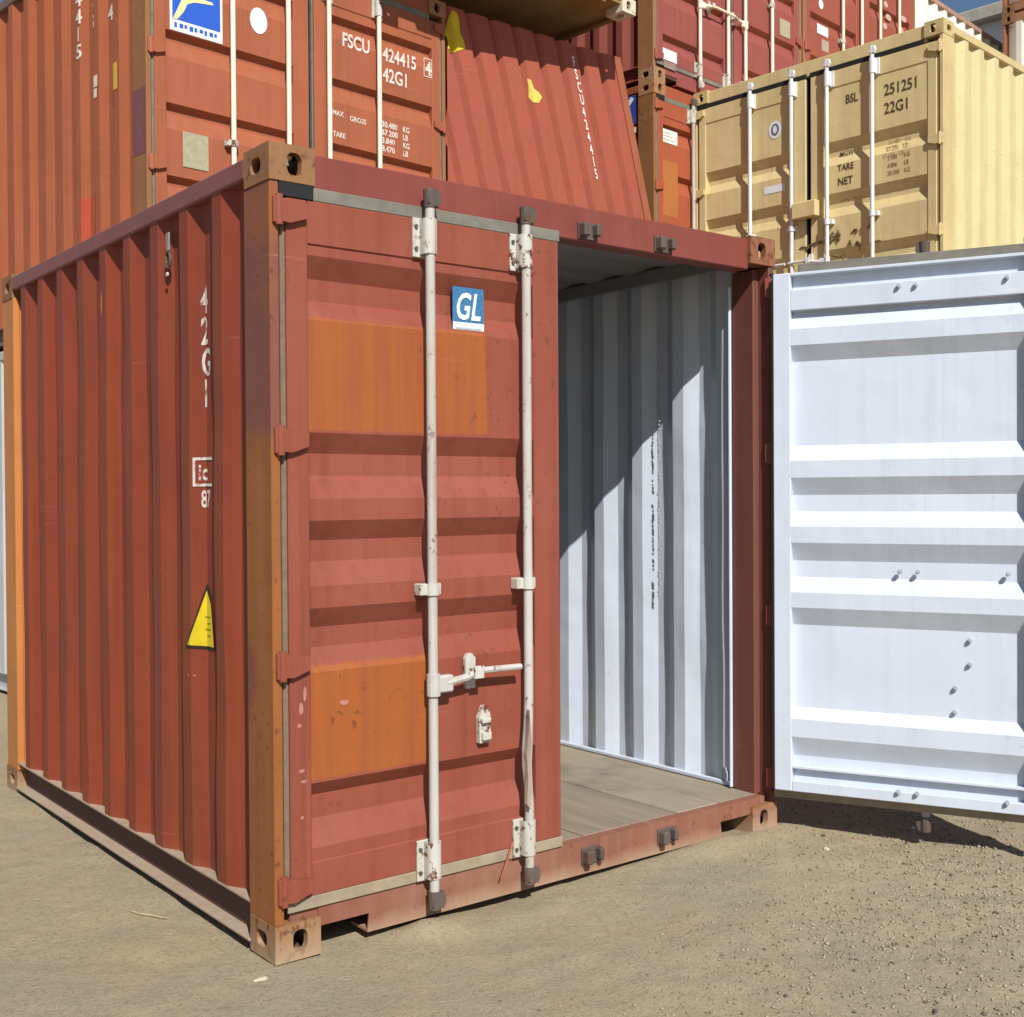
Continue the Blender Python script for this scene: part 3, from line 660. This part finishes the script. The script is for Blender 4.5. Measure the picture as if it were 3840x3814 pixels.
# ================================================================== stacks behind
def cset(key, side, end=None, post=None, rail=None, cast=None, bar=None, rust=.35, side2=None, end2=None, door_=None):
    e = end or side
    return dict(side=paint(key+'_side', side, side2, rust=rust), end=paint(key+'_end', e, end2, rust=rust), post=paint(key+'_post', post or e, rust=rust*1.4, vary=.8),
                rail=paint(key+'_rail', rail or tuple(x*.85 for x in e), rust=rust), cast=paint(key+'_cast', cast or (.26, .13, .06), rust=.7, rough=.7),
                header=paint(key+'_end', e), sill=paint(key+'_end', e))
BARS2 = (M_BAR, M_ZINC, M_CAM)
def full(loc, rz, label, L, cm, prof, bl, br, bars=BARS2, gask=None, detail=1, handles=True):
    t = container(loc, rz, label, L, cm, group='stacked containers', prof=prof, doors=True)
    g = gask or (M_GASK, M_GASK)
    a = door(t, 1, .035, 1.16, cm['end'], cm['end'], prof, bl, detail=detail, mats=bars, gask=g, handles=handles)
    b = door(t, -1, W-.035, 1.16, cm['end'], cm['end'], prof, br, detail=detail, mats=bars, gask=g, handles=handles)
    return t, a, b
R6 = .108
def along(o, r, lx, ly=0): return (o[0]+math.cos(r)*lx-math.sin(r)*ly, o[1]+math.sin(r)*lx+math.cos(r)*ly)

# --- left stack: pale grey box on the ground, brick-red box on top
CM_F = cset('brick_red', (.345, .098, .040), (.355, .106, .049), post=(.30, .13, .05), rail=(.16, .11, .08), cast=(.36, .17, .09), rust=.2)
FO = (1.05, 3.70)
F2, fa, fb = full((*FO, H), R6, 'brick-red container with blue logo poster, upper left behind the open one', 12.19, CM_F, PROF_STEP, (.553, .976), (1.061, .627), bars=(plain('cream_bar_paint', (.80, .72, .58), .5, var=.12), M_ZINC, M_ZINC))
CM_G = cset('pale_grey', (.50, .52, .53), rust=.2)
container((*FO, 0), R6, 'pale grey container on the ground under the brick-red one at far left', 12.19, CM_G, group='stacked containers')
YD = YF+.006
def ff(x, z, off=.003): return (x, YD-off, z)             # container-local front plane
def front_rect(t, name, x0, x1, z0, z1, mat, off=.003, y=YD): return poly_on(name, rect(x0, x1, z0, z1), lambda a, b: (a, y-off, b), mat, t)
def front_text(t, body, size, x, z, mat, off=.003, y=YD, **kw): return lettering('lettering', body, size, lambda a, b: (x+a, y-off, z+b), mat, t, **kw)
# poster
front_rect(F2, 'logo_poster', .165, .535, 1.79, 2.16, M_LBL, .003); front_rect(F2, 'logo_poster', .182, .518, 1.862, 2.145, M_BLUE, .0045)
poly_on('logo_poster', [(.185, 1.862), (.215, 1.862), (.262, 1.925), (.285, 1.975), (.335, 2.0), (.47, 2.02), (.46, 2.035), (.33, 2.035), (.28, 2.05), (.245, 2.06), (.245, 1.99)], lambda a, b: (a, YD-.006, b), M_PALEY, F2)
for k in range(9):
    x = .195+k*.035; front_rect(F2, 'logo_poster', x, x+.018+.008*(k % 2), 1.812+.004*(k % 3), 1.842, M_BLUE, .0045)
poly_on('sticker', disc(.805, 2.015, .066, .085), lambda a, b: (a, YD-.003, b), M_LBL, F2)
front_rect(F2, 'data_plate', .245, .425, .955, 1.175, M_GREYP, .005)
front_text(F2, 'FSCU', .098, 1.478, 2.030, M_FTXT, xs=.78, bold=.03)
front_text(F2, '424415', .098, 1.838, 2.020, M_FTXT, xs=.78, bold=.03); front_text(F2, '4', .105, 2.238, 2.012, M_FTXT, xs=.8, bold=.04)
for r in (rect(2.222, 2.228, 1.995, 2.135), rect(2.296, 2.302, 1.995, 2.135), rect(2.222, 2.302, 2.129, 2.135), rect(2.222, 2.302, 1.995, 2.001)): poly_on('lettering', r, ff, M_FTXT, F2)
front_text(F2, '42G1', .100, 1.838, 1.872, M_FTXT, xs=.78, bold=.03)
front_text(F2, 'MAX', .036, 1.392, 1.532, M_FTXT, bold=.03, xs=.9); front_text(F2, 'GROSS', .036, 1.54, 1.520, M_FTXT, bold=.03, xs=.95); front_text(F2, 'TARE', .036, 1.396, 1.385, M_FTXT, bold=.03, xs=.9)
for k, (a, b) in enumerate((('30.480', 'KG'), ('67.200', 'LB'), ('3.840', 'KG'), ('8.470', 'LB'))):
    front_text(F2, a, .042, 1.822, 1.540-k*.058, M_FTXT, bold=.035, xs=.95); front_text(F2, b, .042, 2.018, 1.540-k*.058, M_FTXT, bold=.035, xs=.8)
# left-side marks of the brick-red box
PF, ATF = corr_profile(.166, 12.02, .442); CF = [p[0] for p in PF if p[0] < 1.6]
sF = dict(at=ATF, cuts=CF, off=.003)
for k, ch in enumerate('424415'[::-1]): side_letters(ch, .095, .975, 1.815+k*.115, M_FTXT, F2, xs=1.1, bold=.03, **sF)
for k, ch in enumerate('1G24'): side_letters(ch, .095, .800, 1.835+k*.115, M_FTXT, F2, xs=1.0, bold=.03, **sF)
side_letters('4', .10, .575, 1.965, M_FTXT, F2, xs=1.0, bold=.03, **sF)
side_poly('sticker', rect(.385, .505, 1.48, 1.65), plain('old_yellow_sticker', (.62, .40, .06), .6, var=.2), F2, **sF)
side_poly('sticker', rect(.665, .765, 1.565, 1.64), M_FTXT, F2, **sF); side_poly('sticker', rect(.675, .775, 1.495, 1.555), M_FTXT, F2, **sF)
side_poly('paint_patch', rect(.735, .945, .30, .885), paint('red_brushout', (.42, .075, .035)), F2, **sF)
poly_on('paint_patch', rect(.020, .180, 1.00, 1.405), lambda a, b: (.0012, a, b), paint('purple_brushout', (.20, .07, .075), rust=.1), F2)

# --- overhead box resting on timber bearers across the gap
CM_O = cset('brown_rust', (.22, .11, .045), (.25, .13, .05), rail=(.24, .13, .05), cast=(.60, .55, .42), rust=.7); CM_O['floor'] = plain('floor_underside', (.30, .19, .085), .8, var=.4, scale=6)
OZ = 5.365; OO = (2.67, 3.385)
t_over = container((*OO, OZ), .085, 'rust-brown container overhead, seen from below with a pale corner casting', 6.06, CM_O, group='stacked containers')
for yy in (.5, 4.6):
    mb = MB(); mb.box(-.9, 1.3, yy-.08, yy+.08, 0, .182, c=.006)
    o = mb.build('timber_bearer', M_WOOD); o.location = (*along((2.42, 3.9), R6, 0, 0), H*2-.002); o.rotation_euler = (0, 0, R6)
    tag(o, 'squared timber bearer on the brick-red container roof, ' + ('front one' if yy < 1 else 'rear one'), 'timber', 'timber bearers')

# --- leaning corrugated panel in the gap
CM_P = paint('salmon_red_panel', (.345, .084, .050), (.29, .075, .045), (.36, .105, .048), rust=.4)
tp = empty('corrugated_panel', (3.5, 4.03, 2.60), 0, 'salmon-red corrugated steel panel leaning left in the gap between stacks', 'steel panel')
LEAN = math.radians(15.3); tl = math.tan(LEAN)
pp = []
for k in range(-4, 10):
    a_ = .02+k*.234; pp += [(a_, 0), (a_+.016, .040), (a_+.044, .040), (a_+.086, 0)]
TP = 1.87
prp = [p for p in pp if -.85 < p[0] < TP]; prp.append((TP, 0))
def atp(t):
    for (p_, q_), (r_, s_) in zip(pp, pp[1:]):
        if p_ <= t <= r_: return q_+(s_-q_)*(t-p_)/(r_-p_)
    return 0
zt = 2.585
def panel3(tt, d, z): return (tt*math.cos(LEAN)*1.0+.27-(z-1.3)*tl, d-.036, z)
bm = bmesh.new()
mbp = corr_sheet(prp, .0, zt, panel3, None, th=.004)
for v in mbp.v: bm.verts.new(v)
bm.verts.ensure_lookup_table()
for f in mbp.f: bm.faces.new([bm.verts[i] for i in f])
bmesh.ops.bisect_plane(bm, geom=list(bm.verts)+list(bm.edges)+list(bm.faces), plane_co=(.005, 0, 0), plane_no=(-1, 0, 0), clear_outer=True)
me = bpy.data.meshes.new('panel_sheet'); bm.to_mesh(me); bm.free(); me.materials.append(CM_P); link('panel_sheet', me, tp)
mb = MB()
xr = lambda z: TP*math.cos(LEAN)+.27-(z-1.3)*tl
mb.prism([(xr(0)-.004, 0), (xr(0)+.075, 0), (xr(zt)+.075, zt), (xr(zt)-.004, zt)], lambda u, v, d: (u, d, v), -.045, .05); mb.build('edge_post', paint('salmon_edge', (.33, .10, .05), rust=.3), tp)
def on_panel(x, z): 
    tt = (x-.27+(z-2.6-1.3)*tl)/math.cos(LEAN); return (x, atp(tt)-.036-.004, z-2.6)
def panel_cut_poly(name, poly, mat):
    P2 = [((x-.27+(z-2.6-1.3)*tl)/math.cos(LEAN), z-2.6) for x, z in poly]
    return poly_on(name, P2, lambda tt, z: (panel3(tt, atp(tt), z)[0], atp(tt)-.036-.004, z), mat, tp, cuts=[p[0] for p in prp])
panel_cut_poly('sticker', [(.012, 4.86), (.07, 4.85), (.12, 4.87), (.175, 4.90), (.155, 4.96), (.125, 5.0), (.115, 5.10), (.095, 5.15), (.055, 5.16), (.03, 5.12), (.015, 5.0)], M_YEL)
panel_cut_poly('sticker', [(.79, 4.80), (.82, 4.79), (.85, 4.73), (.90, 4.71), (.935, 4.68), (.90, 4.625), (.845, 4.62), (.815, 4.66), (.805, 4.74)], plain('pale_yellow_sticker', (.75, .62, .12), .5, var=.25))
tx = [k for k in 'FSCU424415']
for k, ch in enumerate(tx):
    tt0, zz = 1.350, 2.40-k*.098
    lettering('lettering', ch, .082, lambda a, b, zz=zz: (panel3(tt0+a, 0, zz+b)[0], atp(tt0+a)-.036-.005, zz+b), M_WTXT, tp, cuts=[p[0]-tt0 for p in prp], xs=.55, bold=.03)

# --- container on the ground under the gap
CM_M = cset('dull_red', (.30, .07, .045), rust=.4)
container((*along(FO, R6, 2.46, .35), 0), R6, 'dull red container on the ground in the gap, hidden behind the open one', 12.19, CM_M, group='stacked containers')

# --- second column: orange-red below, maroon above
MO = (5.875, 4.163)
CM_OR = cset('orange_red', (.33, .095, .042), (.35, .085, .038), post=(.26, .115, .042), cast=(.36, .18, .08), rust=.5)
container((*MO, 0), R6, 'orange-brown container at the bottom of the second column', 12.19, cset('orange_brown', (.34, .13, .06), rust=.4), group='stacked containers')
O2, oa, ob = full((*MO, H), R6, 'orange-red container just left of the cream one, under the maroon one', 12.19, CM_OR, PROF_STEP, (.50, .95), (1.0, .60))
front_rect(O2, 'sticker', .125, .345, 2.06, 2.18, M_WTXT)
for k in range(3): front_rect(O2, 'lettering', .14, .30-.03*k, 2.085+k*.03, 2.093+k*.03, plain('faint_print', (.45, .38, .3), .6), .004)
poly_on('paint_patch', rect(.12, .35, 1.40, 1.90), lambda a, b: (a, YD-.0015, b), paint('ochre_brushout', (.40, .135, .038), rust=.05), O2)
poly_on('logo_poster', rect(.19, .42, 2.23, 2.49), lambda a, b: (-.020, a, b), plain('dull_blue_print', (.04, .08, .38), .5, var=.35, scale=8), O2)
poly_on('logo_poster', rect(.19, .42, 2.15, 2.20), lambda a, b: (-.020, a, b), M_WTXT, O2)
poly_on('logo_poster', [(.21, 2.46), (.30, 2.36), (.39, 2.47), (.35, 2.48), (.30, 2.42), (.25, 2.48)], lambda a, b: (-.022, a, b), M_LBL, O2)
CM_MA = cset('maroon_stack', (.24, .06, .045), (.29, .075, .062), post=(.30, .14, .06), cast=(.34, .19, .10), rust=.35)
M3, ma, mb3 = full((*MO, 2*H), R6, 'maroon container with white lock bars, directly above the orange-red one', 12.19, CM_MA, PROF_STEP, (.611, 1.056), (1.027, .563), bars=(plain('cream_bar_paint', (.8, .72, .58)), M_ZINC, M_ZINC))
front_rect(M3, 'sticker', .130, .335, .21, .31, M_LBL, y=YF); front_rect(M3, 'sticker', .150, .320, .14, .20, plain('grey_stain', (.30, .22, .18), .7), y=YF)
front_rect(M3, 'data_plate', 2.03, 2.22, .93, 1.10, M_GREYP, .005)

# --- third column
K3 = along(MO, R6, 2.47)
CM_3 = cset('rust_maroon', (.28, .08, .045), (.30, .078, .05), post=(.32, .13, .05), rust=.6)
for lv, lb in ((0, 'rust-maroon container at the bottom of the third column'), (1, 'rust-maroon container in the middle of the third column behind the cream one')):
    container((*K3, lv*H), R6, lb, 12.19, CM_3, group='stacked containers')
K3t, ka, kb = full((*K3, 2*H), R6, 'rust-maroon container behind the cream roof, right of the maroon one', 12.19, CM_3, PROF_STEP, (.70, 1.10), (.86, .42), bars=(plain('cream_bar_paint', (.8, .72, .58)), M_ZINC, M_ZINC))
poly_on('sticker', disc(.35, 1.46, .045, .05), lambda a, b: (a, YD-.003, b), M_LBL, K3t); front_rect(K3t, 'sticker', .27, .49, 1.14, 1.24, M_LBL)
front_rect(K3t, 'sticker', .36, .50, .98, 1.10, plain('faded_label', (.42, .33, .28), .7))
for k, (x, z) in enumerate(((1.72, 1.60), (1.80, 1.72), (2.10, 1.66), (2.16, 1.80), (1.74, 1.85))): poly_on('paint_chip', disc(x, z, .05+.02*(k % 2), .035, 10), lambda a, b: (a, YD-.002, b), plain('chalk_mark', (.55, .36, .32), .7), K3t)

# --- cream container turned a quarter, on top of a blue-grey one
CM_C = cset('cream', (.60, .51, .275), (.64, .51, .255), rail=(.58, .46, .22), cast=(.54, .43, .20), rust=.25, post=(.60, .48, .23))
CO = (6.487, 4.26); CR = -1.474
M_CBAR = plain('pale_grey_bar', (.70, .72, .72), .45, var=.15)
C2, ca_, cb_ = full((*CO, H+.01), CR, 'cream container with black numbers, right behind the open white door', 6.06, CM_C, PROF_CREAM, (.613, 1.04), (.981, .562), bars=(M_CBAR, M_CBAR, M_CBAR), gask=(M_BLACK, plain('cream_gasket', (.28, .22, .10), .7)))
container((*CO, 0), CR, 'blue-grey container on the ground under the cream one', 6.06, cset('blue_grey', (.12, .17, .21), rust=.3), group='stacked containers')
front_text(C2, 'BSL', .075, 1.575, 2.125, M_BTXT, bold=.02, xs=.75); None
front_text(C2, '251251', .092, 1.925, 2.105, M_BTXT, bold=.02, xs=.80); front_text(C2, '22G1', .092, 1.925, 1.955, M_BTXT, bold=.02, xs=.80)
for bd, z, s_ in (('MGW', 1.70, .045), ('TARE', 1.575, .055), ('NET', 1.455, .065), ('CU. CAP', 1.335, .05)):
    yy = YD+yprof(z, PROF_CREAM); front_text(C2, bd, s_, 1.50, z, M_BTXT, y=yy, bold=.02, xs=.85)
for k, (a, b) in enumerate((('30.480', 'KG'), ('67.200', 'LB'), ('2.180', 'KG'), ('4.806', 'LB'), ('28.300', 'KG'), ('33.2', 'M3'))):
    z = 1.70-k*.062; yy = YD+yprof(z, PROF_CREAM)-.02*(1.63 < z < 1.75)
    front_text(C2, a, .036, 1.955, z, plain('faded_lettering', (.30, .22, .09), .6), y=yy, bold=.02, xs=.8); front_text(C2, b, .036, 2.10, z, plain('faded_lettering', (.3, .22, .09)), y=yy, bold=.02, xs=.8)
poly_on('sticker', disc(.886, 2.064, .066, .078), lambda a, b: (a, YD-.003, b), M_LBL, C2)
poly_on('sticker', disc(.886, 2.064, .040, .052), lambda a, b: (a, YD-.0045, b), plain('label_navy', (.10, .13, .24), .5), C2); poly_on('sticker', disc(.886, 2.064, .022, .034), lambda a, b: (a, YD-.006, b), M_LBL, C2)
front_rect(C2, 'sticker', .77, .985, 1.515, 1.58, M_LBL)
mb = MB(); mb.box(1.10, 1.335, -.075, .0, 1.225, 1.365, c=.008); mb.build('lock_box', CM_C['end'], C2)
# torn dark streaks low on the doors
for k in range(16):
    x = 1.12+.062*k*rng.uniform(.5, 1.0); z = .93+rng.uniform(-.05, .13)
    pts = [(x, YD-.004, z)]
    for q in range(4): pts.append((pts[-1][0]+rng.uniform(-.03, .06), YD-.004-.01*rng.random(), pts[-1][2]+rng.uniform(-.035, .04)))
    mb = MB(); mb.tube(pts, [.003, .008, .010, .007, .002], 6); mb.build('peeling_strip', plain('peeled_brown', (.16, .12, .05), .8), C2)

# --- far right: white container side on, a rust-posted white one, a white building
R8 = .135
CM_W = cset('white_box', (.74, .72, .66), rail=(.40, .24, .18), cast=(.55, .40, .32), rust=.35)
WO = (11.05, 5.05)
def sideways(loc, ang, label, L, cm):
    # long side towards the yard: container rotated so that its left wall faces the viewer
    return container((loc[0]+math.cos(ang)*L, loc[1]+math.sin(ang)*L, loc[2]), ang+math.pi/2, label, L, cm, group='stacked containers')
sideways((*WO, 2*H), R8, 'long white corrugated container side on above the cream roof', 6.06, CM_W)
sideways((*WO, H), R8, 'white container below the long white one, hidden behind the cream one', 6.06, CM_W)
sideways((*WO, 0), R8, 'white container on the ground under the white pair at far right', 6.06, CM_W)
CM_RW = cset('rusty_white', (.72, .68, .60), post=(.30, .12, .06), rail=(.35, .17, .09), rust=.9)
tb = empty('white_building', (19.3, 11.5, 0), CR+.02, 'white flat-roofed building with beige roof edge, far behind at top right', 'building')
mb = MB(); mb.box(0, 7, 0, 6, 0, 10.45, c=0); mb.build('wall', paint('white_render', (.70, .71, .74), rust=0), tb)
mb = MB(); mb.box(-.25, 7.25, -.25, 6.25, 10.45, 10.7, c=.02); mb.build('roof', paint('beige_roof', (.42, .40, .33), rust=.1), tb)
for lv, lb in ((0, 'white rusty container on the ground at the right picture edge'), (1, 'white rusty container second from the ground at the right picture edge'),
               (2, 'white rusty container third from the ground at the right picture edge'), (3, 'white container with rusty corner post, topmost at the right picture edge')):
    sideways((13.2, 2.55, lv*H), 0, lb, 6.06, CM_RW)

# ================================================================== loose things on the ground
def pebble(name, x, y, r, mat, label, cat='stone', flat=.6, group=None):
    bm = bmesh.new(); bmesh.ops.create_icosphere(bm, subdivisions=2, radius=r)
    for v in bm.verts:
        k = 1+.22*math.sin(v.co.x/r*3+x*9)+.15*math.cos(v.co.y/r*4+y*7); v.co = (v.co.x*k, v.co.y*k*.8, v.co.z*flat*k)
    mb = MB(); mb.bm(bm); o = mb.build(name, mat); o.location = (x, y, float(ground_h(x, y))+r*flat*.35); return tag(o, label, cat, group)
M_PALE = plain('pale_stone', (.58, .50, .38), .8); M_DARK = plain('dark_stone', (.10, .08, .055), .9); M_CHIP = plain('wood_chip', (.48, .36, .22), .8)
pebble('stone', 2.33, -.346, .013, M_PALE, 'pale stone on lit dirt below the open door'); pebble('stone', 2.898, -.381, .010, plain('white_stone', (.75, .75, .74)), 'small white stone in the shadow under the open door')
pebble('stone', 2.495, -.208, .011, M_DARK, 'dark stone at the shadow edge near the right corner casting'); pebble('stone', 2.19, -1.17, .012, M_DARK, 'dark stone on the dirt near the right picture edge')
pebble('stone', -.078, -.05, .020, M_PALE, 'flat pale stone beside the near bottom corner casting', flat=.25)
mb = MB(); tw = [(-.172, .80), (-.15, .745), (-.128, .705), (-.11, .66), (-.097, .632)]
mb.tube([(x, y, float(ground_h(x, y))+.006) for x, y in tw], [.002, .004, .004, .0035, .002], 6); tag(mb.build('twig', M_CHIP), 'thin dry twig on the dirt beside the container', 'twig')
